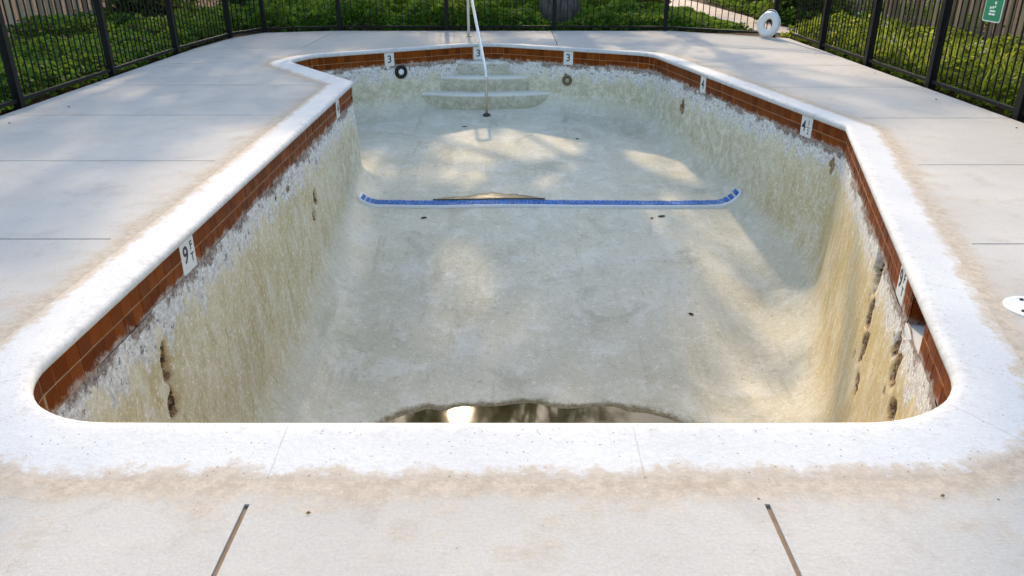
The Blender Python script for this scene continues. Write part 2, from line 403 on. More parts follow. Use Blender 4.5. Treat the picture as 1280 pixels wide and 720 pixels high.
def on_edge(u):                               # point, outward normal at arc length u
    u = u % PERIM; i = min(np.searchsorted(U0, u, 'right') - 1, NR - 1); j = (i + 1) % NR; f = (u - U0[i]) / max(seg[i], 1e-6)
    p = P0[i] * (1 - f) + P0[j] * f; n = N0[i] * (1 - f) + N0[j] * f; n = n / np.linalg.norm(n); return p, n
def rings_mesh(rs, close_u=True):
    n = len(rs[0]); V = np.concatenate(rs); F = []
    for k in range(len(rs) - 1):
        i = np.arange(n); j = (i + 1) % n
        F.append(np.stack([k * n + i, (k + 1) * n + i, (k + 1) * n + j, k * n + j], 1))
    return V, np.concatenate(F)
def inside(poly, pts):
    x, y = pts[:, 0], pts[:, 1]; c = np.zeros(len(pts), bool); q = np.roll(poly, 1, 0)
    for (x1, y1), (x2, y2) in zip(poly, q):
        if y1 == y2: continue
        m = ((y1 > y) != (y2 > y)) & (x < (x2 - x1) * (y - y1) / (y2 - y1) + x1); c ^= m
    return c

# ------------------------------------------------------------------ floor depth
def floor_z(x, y):
    x = np.asarray(x, float); y = np.asarray(y, float)
    z = np.interp(y, [2.0, 5.65, 5.95, 8.75, 9.05, 12.8, 20], [-2.00, -2.00, -1.975, -1.325, -1.27, -.93, -.92])
    rr = np.hypot(x - PC[0], y - PC[1]) + .20 * (vnoise(x * 2.3, y * 2.3, 5) - .5) + .10 * (vnoise(x * 7, y * 7, 9) - .5)
    z = z - .14 * np.clip(1 - rr / 2.40, 0, 1) - .022 * np.clip((2.24 - rr) * 6, 0, 1)
    z = z + .020 * (vnoise(x * 1.1, y * 1.1, 2) - .5)
    return z
def inward(k, d): return P0[k] - N0[k] * d

# ------------------------------------------------------------------ pool
pool = tag(empty('swimming_pool', (0, 6, 0)), 'drained swimming pool with white coping, brown waterline tiles and stained plaster', 'swimming pool')
OFF = Vector((0, -6, 0))
def pmesh(name, me, mat=None, parent=None):
    o = link(name, me, parent or pool, None, mat)
    o.location = OFF if (parent is None or parent is pool) else (0, 0, 0)
    return o
# broken plaster spots on the walls: x, y, z, half length along wall, half height, depth
SPOTS = [(-1.95, 3.83, -.60, .06, .17, .09), (-1.95, 3.78, -.80, .08, .10, .05), (-1.95, 7.33, -.70, .07, .10, .06), (-1.95, 7.2, -.83, .05, .06, .05),
         (2.35, 4.62, -.36, .15, .14, .20), (2.33, 4.52, -.60, .10, .13, .03), (2.31, 4.45, -.82, .10, .12, .025), (2.28, 4.35, -1.02, .07, .08, .02),
         (2.05, 3.62, -.50, .09, .10, .025), (2.0, 3.45, -.64, .08, .07, .025), (2.08, 3.72, -.40, .07, .08, .04), (2.38, 10.93, -.52, .07, .10, .03), (3.09, 7.34, -.36, .05, .10, .006), (.87, 12.87, -.45, .05, .06, .004)]
_r = random.Random(44)
for _k in range(8):
    _y = _r.uniform(2.95, 4.7); SPOTS.append((1.70 + .294 * (_y - 2.4), _y, _r.uniform(-1.0, -.36), _r.uniform(.015, .05), _r.uniform(.02, .08), _r.uniform(.006, .014)))
for _k in range(4):
    _y = _r.uniform(2.8, 8.5); SPOTS.append((-1.95, _y, _r.uniform(-.42, -.27), _r.uniform(.02, .05), _r.uniform(.02, .05), .012))
rs = []; at_w = []; at_u = []; at_d = []
NW, NCV = 46, 16
Pin_end, _ = ring(-.5)
def shell_ring_params():
    L = []
    for k in range(NW + 1): L.append(('w', k / NW))
    for k in range(1, NCV + 1): L.append(('c', k / NCV))
    return L
rc = .30 + .30 * np.clip((9.0 - P0[:, 1]) / 3.0, 0, 1)
zf_est = floor_z(P0[:, 0] - N0[:, 0] * .4, P0[:, 1] - N0[:, 1] * .4)
cache = {}
def ringd_var(dvec):
    """offset ring with varying inset, blended between discrete offset rings"""
    steps = np.linspace(0, .9, 46)
    if 'S' not in cache: cache['S'] = np.stack([ring(-s)[0] for s in steps])
    S = cache['S']; f = np.clip(dvec, 0, .899) / .9 * 45; i = np.floor(f).astype(int); f = (f - i)[:, None]; k = np.arange(NR)
    return S[i, k] * (1 - f) + S[np.minimum(i + 1, 45), k] * f
ZT = -.232
for kind, t in shell_ring_params():
    if kind == 'w':
        zb = zf_est + rc; z = ZT + (zb - ZT) * t; ins = .010 + .055 * (ZT - z)
        w = np.ones(NR)
    else:
        a = t * math.pi / 2; sw = .010 + .055 * (ZT - (zf_est + rc)); ins = sw + rc * (1 - math.cos(a)); w = np.full(NR, 1 - t)
        zz = None
    q = ringd_var(ins)
    if kind == 'c':
        zfl = floor_z(q[:, 0], q[:, 1]); zb = zf_est + rc
        z = (zf_est * (1 - t) + zfl * t) + rc * (1 - math.sin(t * math.pi / 2))
    # gentle hand-trowelled waviness
    wob = .018 * (vnoise(U0 * 1.3, z * 1.3, 3) - .5) + .008 * (vnoise(U0 * 6, z * 6, 4) - .5)
    d = np.zeros(NR); push = np.zeros(NR)
    for (sx, sy, sz, hl, hh, dep) in SPOTS:
        hl *= .72; hh *= .85
        su = nearest_u(sx, sy); du = (U0 - su + PERIM / 2) % PERIM - PERIM / 2
        e = np.sqrt((du / hl) ** 2 + ((z - sz) / hh) ** 2) + .7 * (vnoise(U0 * 13 + sx, z * 13, 7) - .5) + .6 * (vnoise(U0 * 31 + sx, z * 31, 8) - .5)
        g = np.clip((1.15 - e) * 2.5, 0, 1) * w; d = np.maximum(d, np.clip((1.28 - e) * 3, 0, 1) * w); push = np.maximum(push, g * dep)
    # bites missing below the tile line
    bite = np.clip((vnoise(U0 * 5.5, U0 * 0 + 1, 21) - .52) * 4, 0, 1) * np.clip(1 - (ZT - z) / (.02 + .07 * vnoise(U0 * 9, U0 * 0, 22)), 0, 1)
    push = np.maximum(push, bite * .012)
    fade = 1 if kind == 'w' else (1 - t)
    q = q + N0 * ((push + wob * fade)[:, None])
    rs.append(np.column_stack([q, z])); at_w.append(w); at_u.append(U0); at_d.append(d)
V, F = rings_mesh(rs)
last = rs[-1]; nb = len(V) - NR
# floor fill by constrained Delaunay
gx = np.arange(-3.2, 3.3, .075); gy = np.arange(2.2, 14, .075); G = np.array([(a + (j % 2) * .037, b) for j, b in enumerate(gy) for a in gx])
ok = inside(last[:, :2], G); G = G[ok]
mind = np.array([np.min((last[:, 0] - g[0]) ** 2 + (last[:, 1] - g[1]) ** 2) for g in G]); G = G[mind > .045 ** 2]
vin = [Vector(p) for p in last[:, :2]] + [Vector(p) for p in G]
ov, oe, of, *_ = delaunay_2d_cdt(vin, [(i, (i + 1) % NR) for i in range(NR)], [], 1, 1e-5)
ov = np.array([(p.x, p.y) for p in ov]); zfl = floor_z(ov[:, 0], ov[:, 1])
lastz = {(round(p[0], 4), round(p[1], 4)): p[2] for p in last}
Fl = []
for f in of: Fl.append(tuple(len(V) + i for i in (f if (np.cross(ov[f[1]] - ov[f[0]], ov[f[2]] - ov[f[0]]) > 0) else f[::-1])))
Vall = np.concatenate([V, np.column_stack([ov, zfl])])
allw = np.concatenate(at_w + [np.zeros(len(ov))]); allu = np.concatenate(at_u + [ov[:, 0]]); alld = np.concatenate(at_d + [np.zeros(len(ov))])
faces = [tuple(int(i) for i in f[::-1]) for f in F] + [tuple(int(i) for i in f) for f in Fl]
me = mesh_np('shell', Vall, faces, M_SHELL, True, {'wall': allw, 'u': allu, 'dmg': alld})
import bmesh
bm = bmesh.new(); bm.from_mesh(me); bmesh.ops.remove_doubles(bm, verts=bm.verts, dist=.002); bmesh.ops.recalc_face_normals(bm, faces=bm.faces)
up = sum(f.normal.z * f.calc_area() for f in bm.faces)
if up < 0: bmesh.ops.reverse_faces(bm, faces=bm.faces)
bm.to_mesh(me); bm.free(); me.polygons.foreach_set('use_smooth', np.ones(len(me.polygons), dtype=bool))
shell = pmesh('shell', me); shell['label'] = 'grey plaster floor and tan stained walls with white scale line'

# coping: bullnose profile swept round the outline (offset outwards, height)
PROF = [(.012, -.030), (-.022, -.030), (-.034, -.018), (-.037, .000), (-.030, .018), (-.012, .026), (.010, .028), (.05, .0255), (.10, .020), (.15, .0145), (.20, .0085), (.235, .0045), (.262, .0015), (.285, -.0035)]
rs = []; ed = []
for d, z in PROF:
    q, nn = ring(d); zz = np.full(NR, z) + (.004 * (vnoise(U0 * 1.7, U0 * 0, 31) - .5) if z > .01 else 0)
    rs.append(np.column_stack([q, zz])); ed.append(np.full(NR, max(0, d) / .265))
V, F = rings_mesh(rs)
pmesh('coping', mesh_np('coping', V, F, M_COP, True, {'edge': np.concatenate(ed), 'u': np.tile(U0, len(PROF))}))

# backing of the tile band, with the skimmer mouth left open
SK_U = nearest_u(2.02, 3.50); SK_H = .17
band = empty('waterline_band', OFF, 0, pool)
keep = np.abs((U0 - SK_U + PERIM / 2) % PERIM - PERIM / 2) > SK_H - .005
q, _ = ring(-.0035); n = NR
V = np.concatenate([np.column_stack([q, np.full(n, -.026)]), np.column_stack([q, np.full(n, -.245)])])
F = [(i, (i + 1) % n, n + (i + 1) % n, n + i) for i in range(n) if keep[i] and keep[(i + 1) % n]]
link('grout_bed', mesh_np('grout_bed', V, F, M_GROUT), band)

# depth markers
TW = .104; TR = (.0825, .1875)
MARK = [(-1.95, 4.37, '9', 'FT', .20), (-1.95, 8.80, '4', '', .16), (-1.90, 12.63, '3', '', .16), (-.60, 13.50, '3', '', .16), (.90, 12.86, '3', '', .16), (2.49, 10.36, '4', '', .16), (2.97, 7.90, '4', '12', .20), (2.16, 3.93, '9', 'FT', .20)]
mus = [(nearest_u(a[0], a[1]), a) for a in MARK]
def frame_at(u, off=0.0):
    p, nn = on_edge(u); nin = Vector((-nn[0], -nn[1], 0)); t = Vector((0, 0, 1)).cross(nin) * -1   # x axis: reading direction when looking at the wall
    t = nin.cross(Vector((0, 0, 1)))
    M = Matrix((( t.x, nin.x, 0, p[0] + nin.x * off), (t.y, nin.y, 0, p[1] + nin.y * off), (t.z, nin.z, 1, 0), (0, 0, 0, 1)))
    return M
tb = MB(); tb.bevbox((0, 0, 0), (.1025, .012, .0985), .0025); TILE_ME = mesh_np('tile', tb.v, tb.f, M_TILE)
slots = []
cols = int(PERIM / .1045); pit = PERIM / cols
BLOCK = [(mu, a[4] / 2 + .002) for mu, a in mus] + [(SK_U, SK_H + .012)]
for i in range(cols):
    lo, hi = i * pit, (i + 1) * pit
    for (mu, hw) in BLOCK:
        d0 = (lo - mu + PERIM / 2) % PERIM - PERIM / 2; d1 = d0 + (hi - lo)
        if d1 <= -hw or d0 >= hw: continue
        if d0 < -hw: hi = lo + (-hw - d0)
        elif d1 > hw: lo = lo + (hw - d0)
        else: hi = lo
    if hi - lo < .018: continue
    u = (lo + hi) / 2; p, nn = on_edge(u)
    for row in (0, 1):
        vis = not (p[1] < 2.75 and abs(p[0]) < 1.75)
        dist = math.hypot(p[0], p[1]); dep = Vector((p[0], p[1], -1.6)).normalized()
        face = max(0, dep.dot(Vector((nn[0], nn[1], 0))))
        slots.append(((face + .03) / dist ** 2 if vis and face > 0 else 0, u, row, (hi - lo - .002) / .1025))
slots.sort(key=lambda s: -s[0])
rest = MB()
for k, (sc_, u, row, sx) in enumerate(slots):
    M = frame_at(u, .001 + random.uniform(-.0015, .0015)); M = M @ Matrix.Translation((0, 0, -TR[row])) @ Matrix.Rotation(random.uniform(-.012, .012), 4, 'Y') @ Matrix.Rotation(random.uniform(-.02, .02), 4, 'Z') @ Matrix.Scale(sx, 4, (1, 0, 0))
    if k < 300:
        o = link('tile', TILE_ME, band); o.matrix_local = M
    else: rest.bevbox((0, 0, 0), (.100, .012, .100), .004, M)
o = rest.build('distant_tiles', M_TILE, band); o['kind'] = 'stuff'

def text_mesh(txt, size, mat, name='number'):
    cu = bpy.data.curves.new(name, 'FONT'); cu.body = txt; cu.size = size; cu.align_x = 'CENTER'; cu.align_y = 'CENTER'; cu.extrude = .0006; cu.offset = size * .012
    o = bpy.data.objects.new(name, cu); COL.objects.link(o); dg = bpy.context.evaluated_depsgraph_get(); dg.update()
    me = bpy.data.meshes.new_from_object(o.evaluated_get(dg)); me.name = name
    bpy.data.objects.remove(o); bpy.data.curves.remove(cu); me.materials.clear(); me.materials.append(mat); return me
RX = Matrix(((-1, 0, 0, 0), (0, 0, 1, 0), (0, 1, 0, 0), (0, 0, 0, 1)))
RX = Matrix(((1, 0, 0, 0), (0, 0, 1, 0), (0, 1, 0, 0), (0, 0, 0, 1)))
for mu, (mx, my, a, b, wd) in mus:
    M = frame_at(mu, .003)
    mb = MB(); mb.bevbox((0, 0, 0), (wd, .014, .205), .004)
    dm = mb.build('depth_marker', M_WHITE_TILE, pool); dm.matrix_local = Matrix.Translation(OFF) @ M @ Matrix.Translation((0, 0, -.135))
    T = Matrix(((-1, 0, 0, 0), (0, 0, 1, 0), (0, 1, 0, 0), (0, 0, 0, 1)))
    def put(txt, size, x, z, name='number'):
        o = link(name, text_mesh(txt, size, M_INK, name), dm); o.matrix_local = Matrix.Translation((x, .0085, z)) @ T
    # in the wall frame the reading direction runs towards -x
    if b == 'FT': put(a, .15, .042, .01); put('F', .075, -.048, .045, 'letter'); put('T', .075, -.048, -.03, 'letter')
    elif b == '12':
        put(a, .15, .042, .0); put('1', .07, -.045, .045, 'numerator'); put('2', .07, -.045, -.045, 'denominator')
        bb = MB(); bb.box((-.045, .0085, 0), (.06, .0012, .007)); bb.build('fraction_bar', M_INK, dm)
    else: put(a, .16, 0, 0)

# skimmer mouth: tiled box set back into the wall
Ms = Matrix.Translation(OFF) @ frame_at(SK_U)
sk = empty('skimmer_mouth', (0, 0, 0), 0, pool); sk.matrix_local = Ms
b = MB(); b.box((SK_H + .01, -.17, -.145), (.02, .33, .23)); b.build('side_wall', M_TILE, sk)
b = MB(); b.box((-SK_H - .01, -.17, -.145), (.02, .33, .23)); b.build('side_wall', M_TILE, sk)
b = MB(); b.box((0, -.33, -.145), (2 * SK_H, .02, .23)); b.build('back_wall', M_WHITEP, sk)
b = MB(); b.box((0, -.16, -.265), (2 * SK_H + .02, .34, .04)); b.build('sill', M_LIPW, sk)
b = MB(); b.box((0, -.165, -.035), (2 * SK_H + .02, .33, .02)); b.build('roof', M_WHITEP, sk)

# shallow-end steps (three curved treads)
def step(rad, ztop, zbot):
    cx, cy = -.45, 13.72; v = []; n = 40
    rin = rad - .55
    prof = [(rad + .015, zbot), (rad, ztop - .05), (rad - .008, ztop - .018), (rad - .03, ztop), (max(rad - .40, .05), ztop + .004)]
    rs = []
    for (r, z) in prof:
        a = np.linspace(math.pi * .97, math.pi * 2.03, n)
        wob = .05 * (vnoise(a * 4 + rad, a * 0, 41) - .5)
        x = cx + 1.95 * (r + wob) * np.cos(a); y = cy + (r + wob) * np.sin(a)
        rs.append(np.column_stack([x, y, np.full(n, z)]))
    V = np.concatenate(rs); F = []
    for k in range(len(prof) - 1):
        for i in range(n - 1): F.append((k * n + i, k * n + i + 1, (k + 1) * n + i + 1, (k + 1) * n + i))
    wl = np.concatenate([np.full(n, q) for q in (.95, .85, .15, 0, 0)])
    me = mesh_np('step', V, F, M_SHELL, True, {'wall': wl, 'u': np.tile(np.linspace(0, rad * 3, n), len(prof)), 'dmg': np.zeros(len(V)), 'nose': np.concatenate([np.full(n, q) for q in (0, .1, .75, .6, 0)]), 'riser': np.concatenate([np.full(n, q) for q in (1, .8, 0, 0, 0)])})
    return pmesh('step', me)
step(.95, -.69, -1.02); step(.70, -.46, -.72); step(.47, -.25, -.50)

# blue tile line across the slope break with its white bullnose edge
xs = np.arange(-1.79, 2.66, .052)
def line_z(x):
    zf = floor_z(np.array([x]), np.array([8.9]))[0]
    d = max(0.0, -1.58 - x, x - 2.41)            # rides up the cove at both walls
    return zf + .31 - math.sqrt(max(.31 ** 2 - d * d, 0))
bl = MB(); lip = []
for i, x in enumerate(xs):
    z0, z1 = line_z(x), line_z(x + .05); sl = math.atan2(z1 - z0, .05)
    for r in range(3):
        M = Matrix.Translation((x + .025, 8.90 + r * .052, (z0 + z1) / 2 + .022 + random.uniform(-.001, .001))) @ Matrix.Rotation(-sl, 4, 'Y')
        bl.box((0, 0, 0), (.046, .046, .012), M)
bl.v = [(x, y, z) for (x, y, z) in bl.v]
o = bl.build('blue_tile_line', M_BLUE, pool, loc=OFF); o['kind'] = 'stuff'; o['label'] = 'narrow line of small blue tiles across the pool floor'
lb = MB()
V = []; F = []
pr = [(-.052, -.03), (-.050, .004), (-.042, .017), (-.030, .0225), (-.0265, .0135), (.14, .0135), (.142, -.02)]
for x in np.arange(-1.81, 2.72, .05):
    z = line_z(x)
    for (dy, dz) in pr: V.append((x, 8.90 + dy, z + dz))
m = len(pr)
for i in range(len(V) // m - 1):
    for k in range(m - 1): F.append((i * m + k, (i + 1) * m + k, (i + 1) * m + k + 1, i * m + k + 1))
link('white_edge', mesh_np('white_edge', V, F, M_LIPW, True), pool, OFF)
# silt and a little rusty water held behind the tile line
silt = MB(); N = 60; V = []; F = []
for i in range(N):
    f = i / (N - 1); x = -.95 + 1.35 * f; wdt = (.03 + .17 * math.sin(math.pi * f) ** .8) * (1 + .14 * math.sin(f * 17)) * (1.25 if .5 < f < .75 else 1)
    for j in range(5):
        y = 9.03 + wdt * j / 4; z = float(floor_z(np.array([x]), np.array([y]))[0]) + .018 * (1 - j / 4) + (.004 if j < 4 else -.004)
        V.append((x, y, z))
for i in range(N - 1):
    for j in range(4): F.append((i * 5 + j, (i + 1) * 5 + j, (i + 1) * 5 + j + 1, i * 5 + j + 1))
t = NT('wet_silt', .3, .5); nn = t.noise(t.pos(), 14, 5); t.col(t.mix(t.rng(nn, .35, .65), (.09, .07, .035), (.20, .15, .08))); t.bump(nn, .5, .01)
o = link('silt', mesh_np('silt', V, F, t.m, True), pool, OFF); o['label'] = 'brown wet silt gathered behind the blue tile line'

# wall fittings
def fitting(u, z, ring_m, eye_m, r, ins):
    M = Matrix.Translation(OFF) @ frame_at(u, ins) @ Matrix.Translation((0, 0, z)) @ Matrix.Rotation(R(-90), 4, 'X')
    mb = MB(); mb.lathe([(r, -.02), (r, .016), (r * .86, .026), (r * .58, .026), (r * .52, .008), (r * .5, -.015)], 24, cap0=False)
    o = mb.build('return_fitting', ring_m, pool, True); o.matrix_local = M
    mb = MB(); mb.lathe([(r * .48, .0), (r * .44, .018), (r * .3, .03), (r * .14, .034), (r * .12, .02)], 20)
    mb.build('eyeball', eye_m, o, True)
fitting(nearest_u(-1.76, 12.74), -.335, M_BLACKP, M_WHITEP, .105, .02)
M_OLD = simple('corroded_fitting', (.17, .13, .085), .7, .2, var=.5, scale=50)
M_OLD2 = simple('corroded_eyeball', (.42, .36, .27), .6, .2, var=.4, scale=60)
fitting(nearest_u(.90, 12.86), -.48, M_OLD, M_OLD2, .085, .02)
# floor drain pipe stubs / small lumps of debris lying on the floor
M_DEB = simple('dark_debris', (.06, .05, .035), .9, .1, var=.5, scale=60)
for i, (x, y) in enumerate([(-1.02, 8.62), (1.62, 8.62), (1.74, 8.66), (.95, 11.3), (-.72, 11.9), (1.75, 6.9)]):
    mb = MB(); s = random.uniform(.018, .032)
    mb.lathe([(s * .5, 0), (s, s * .2), (s * .6, s * .4), (s * .2, s * .5)], 6, Matrix.Rotation(random.random() * 6, 4, 'Z') @ Matrix.Scale(random.uniform(1.2, 2.0), 4, (1, 0, 0)))
    o = mb.build('debris_lump', M_DEB, None); o.location = (x, y, float(floor_z(np.array([x]), np.array([y]))[0]) - .004)
    tag(o, 'small dark lump of debris lying on the empty pool floor', 'debris', 'debris lumps on the pool floor')

# puddle
t = NT('puddle_water', .05, .5); t.b.inputs['IOR'].default_value = 1.33
n = t.noise(t.pos(), 5, 2); t.bump(n, .012, .02); t.col(t.mix(t.rng(t.noise(t.pos(), 3, 4), .3, .7), (.035, .030, .010), (.07, .055, .02)))
th = np.linspace(0, 2 * math.pi, 73)[:-1]
V = [(PC[0], PC[1], WATER)]; 
for a in th:
    r = 2.5; x, y = PC[0] + r * math.cos(a), PC[1] + r * math.sin(a); V.append((min(max(x, -1.75), 2.2), max(y, 2.6), WATER))
F = [(0, 1 + i, 1 + (i + 1) % 72) for i in range(72)]
o = link('puddle', mesh_np('puddle', V, F, t.m)); tag(o, kind='structure')

# ------------------------------------------------------------------ deck
XL, XR, YB, YF = -5.06, 4.86, 15.58, -3.0
AP, _ = ring(.39); APc = AP
def clip_cell(poly, hole, dens=.0):
    """triangulated cell polygon minus hole polygon"""
    x0 = min(p[0] for p in poly); x1 = max(p[0] for p in poly); y0 = min(p[1] for p in poly); y1 = max(p[1] for p in poly)
    nh = len(hole); vin = [Vector(p) for p in hole]; ed = [(i, (i + 1) % nh) for i in range(nh)]
    b = len(vin); sub = []
    m = len(poly)
    for i in range(m):
        p, q = Vector(poly[i]), Vector(poly[(i + 1) % m]); k = max(1, int((q - p).length / .5))
        for j in range(k): sub.append(p.lerp(q, j / k))
    vin += sub; ed += [(b + i, b + (i + 1) % len(sub)) for i in range(len(sub))]
    ov, oe, of, *_ = delaunay_2d_cdt(vin, ed, [], 0, 1e-5)
    ov = np.array([(p.x, p.y) for p in ov]); tri = [tuple(f) for f in of if len(f) == 3]
    c = np.array([ov[list(f)].mean(0) for f in tri]); P = np.array(poly)
    good = inside(P, c) & ~inside(hole, c)
    tri = [f if np.cross(ov[f[1]] - ov[f[0]], ov[f[2]] - ov[f[0]]) > 0 else f[::-1] for f, g in zip(tri, good) if g]
    return ov, tri
def ap_dist(pts):
    return np.array([math.sqrt(np.min((AP[:, 0] - p[0]) ** 2 + (AP[:, 1] - p[1]) ** 2)) for p in pts])
def slab_mesh(poly, z=0.0, thick=.06, hole=None):
    ov, tri = clip_cell(poly, AP if hole is None else hole)
    used = sorted({i for f in tri for i in f}); mp = {a: b for b, a in enumerate(used)}
    P = ov[used]; n = len(P); cnt = {}
    for f in tri:
        for a, b in ((f[0], f[1]), (f[1], f[2]), (f[2], f[0])): cnt[(a, b)] = 1
    bd = [(a, b) for (a, b) in cnt if (b, a) not in cnt]
    V = np.concatenate([np.column_stack([P, np.full(n, z)]), np.column_stack([P, np.full(n, z - thick)])])
    F = [tuple(mp[i] for i in f) for f in tri] + [(mp[b], mp[a], n + mp[a], n + mp[b]) for a, b in bd]
    return V, F, P
deck = tag(empty('deck', (0, 0, 0)), kind='structure')
rs = []; apv = []
for d, a in ((.235, 1.0), (.28, 1.0), (.34, .85), (.39, .62), (.391, .62)):
    q, _ = ring(d); rs.append(np.column_stack([q, np.full(NR, -.05 if d == .391 else 0.0)])); apv.append(np.full(NR, a))
V, F = rings_mesh(rs)
o = link('apron', mesh_np('apron', V, F[:, ::-1].copy(), M_CON, False, {'ap': np.concatenate(apv)}), deck)
g = .008
XA, XB = -.82, .79
cells = []
LY = [YF, .55, 4.29, 6.05, 7.80, 9.55, 11.3, 13.0, YB]; RY = [YF, .55, 4.21, 5.93, 7.66, 9.4, 11.15, 12.9, YB]
for a, b in ((YF, .55), (.55, 4.2)): cells.append((XA, XB, a, b))
for a, b in zip(LY[:-1], LY[1:]): cells.append((XL, XA if b < 4.3 else (-.05 if b < 13.1 else -3.35), a, b))
for a, b in zip(RY[:-1], RY[1:]): cells.append((XB if b < 4.3 else (.05 if b < 13 else .75), XR, a, b))
cells += [(-3.35, .75, 12.0, YB)]
cells = [c for c in cells]
for (x0, x1, y0, y1) in cells:
    if y0 == 12.0: y0 = 13.0 if x0 < 0.7 else 12.9
    poly = [(x0 + g, y0 + g), (x1 - g, y0 + g), (x1 - g, y1 - g), (x0 + g, y1 - g)]
    if y1 == YB and x1 > 4:      # corner clipped by the angled back fence
        poly = [(x0 + g, y0 + g), (x1 - g, y0 + g), (x1 - g, 14.35), (3.0, y1 - g), (x0 + g, y1 - g)]
    if y1 == YB and x0 < -4: poly = [(x0 + g, y0 + g), (x1 - g, y0 + g), (x1 - g, y1 - g), (-4.6, 15.25), (-4.92, 14.45)]
    V, F, P = slab_mesh(poly)
    if not F: continue
    d = ap_dist(P); av = .62 * np.clip(1 - d / .25, 0, 1); av = np.concatenate([av, av])
    link('concrete_slab', mesh_np('concrete_slab', V, F, M_CON, False, {'ap': av}), deck)
# joint bed below the slabs
q, _ = ring(.27)
V, F, P = slab_mesh([(XL, YF), (XR, YF), (XR, 14.3), (3.05, YB), (-3.38, YB), (-4.62, 15.24), (-4.95, 14.3), (XL, 13)], -.009, .05, q)
link('joint_bed', mesh_np('joint_bed', V, F, simple('joint_dirt', (.24, .18, .125), .95, .1, var=.4, scale=30)), deck)

# ground: one sheet out to the horizon with the deck left open
def ground_sheet():
    W = 900.0; Z = -.05
    xs = [-W, -60, -20, XL, XR, 20, 60, W]; ys = [-W, -60, -20, YF, YB, 24, 60, W]
    V = [(x, y, Z) for y in ys for x in xs]; F = []
    for j in range(7):
        for i in range(7):
            if i == 3 and j == 3: continue
            a = j * 8 + i; F.append((a, a + 1, a + 9, a + 8))
    b = len(V); V += [(XR, 14.3, Z), (3.05, YB, Z), (XR, YB, Z)]; F.append((b, b + 2, b + 1))
    b = len(V); V += [(XL, 13, Z), (-4.95, 14.3, Z), (-4.62, 15.24, Z), (-3.38, YB, Z), (XL, YB, Z)]; F.append((b, b + 1, b + 2, b + 3, b + 4))
    return V, F
V, F = ground_sheet(); tag(link('ground', mesh_np('ground', V, F, M_SOIL)), kind='structure')
def path_strip(name, pts, w, z=-.012):
    V = []; F = []
    for i, p in enumerate(pts):
        a = Vector(pts[max(i - 1, 0)]); b = Vector(pts[min(i + 1, len(pts) - 1)]); t = (b - a).normalized(); n = Vector((-t.y, t.x)) * w / 2
        for s in (1, -1):
            for zz in (z, z - .1): V.append((p[0] + n.x * s, p[1] + n.y * s, zz))
    for i in range(len(pts) - 1):
        a = i * 4; c = a + 4; F += [(a, a + 2, c + 2, c), (a, c, c + 1, a + 1), (a + 2, a + 3, c + 3, c + 2)]
    tag(link(name, mesh_np(name, V, F, M_PATH)), kind='structure')
path_strip('garden_path', [(-9.5, 12.0), (-8.2, 12.35), (-7.3, 13.2), (-6.9, 14.8), (-6.75, 17), (-6.7, 20), (-6.9, 26)], .75)
path_strip('garden_path', [(5.9, 15.0), (5.0, 16.2), (4.85, 18), (4.75, 20), (4.6, 23), (3.8, 30)], 1.05)

# skimmer lid on the deck
lid = tag(empty('skimmer_lid', (2.475, 3.345, 0)), 'white round skimmer lid with screw holes on the deck beside right coping', 'skimmer lid')
b = MB(); b.lathe([(.135, -.01), (.135, .005), (.129, .008), (.108, .008), (.104, .006), (.0, .0062)], 40, cap0=False, cap1=False); b.build('cover', M_WHITEP, lid, False)
for a in (100, 205, 330):
    b = MB(); b.lathe([(.0095, .0), (.0095, .0122), (.006, .0128)], 12, Matrix.Translation((.09 * math.cos(R(a)), .09 * math.sin(R(a)), 0))); b.build('screw', M_BLACKP, lid)

# ------------------------------------------------------------------ handrail
hr = tag(empty('handrail', (-.40, 12.42, -.96)), 'slender white metal handrail rising from the pool floor over the steps', 'handrail')
O = Vector((-.40, 12.42, -.96)); a = Vector((-.40, 12.42, -.97)); b_ = Vector((-.40, 12.42, -.31)); c_ = Vector((-.735, 14.24, .91)); d_ = Vector((-.77, 14.56, .80)); e_ = Vector((-.77, 14.58, -.005))
def bez(p0, p1, p2, n=10): return [p0 * (1 - t) ** 2 + p1 * 2 * t * (1 - t) + p2 * t * t for t in [i / n for i in range(n + 1)]]
def toward(p, q, d): return p + (q - p).normalized() * d
path = [a] + bez(toward(b_, a, .10), b_, toward(b_, c_, .10), 6) + bez(toward(c_, b_, .14), c_ + Vector((-.01, .10, .04)), d_ + Vector((0, 0, -.10)), 10) + [e_]
lo = [a - O, Vector((0, 0, .60))]; up = [p - O for p in path[1:]]
mb = MB(); mb.tube(lo, .021, 14); mb.build('lower_post', M_STEEL, hr, True)
mb = MB(); mb.tube(up, .0235, 14); mb.build('rail', M_RAILW, hr, True)
mb = MB(); mb.lathe([(.062, 0), (.06, .012), (.04, .026), (.024, .03)], 24, Matrix.Translation((0, 0, .012))); mb.build('floor_flange', simple('dark_flange', (.05, .05, .055), .45), hr, True)
mb = MB(); mb.lathe([(.055, 0), (.053, .012), (.026, .022)], 24, Matrix.Translation(e_ - O + Vector((0, 0, .006)))); mb.build('deck_flange', M_STEEL, hr, True)

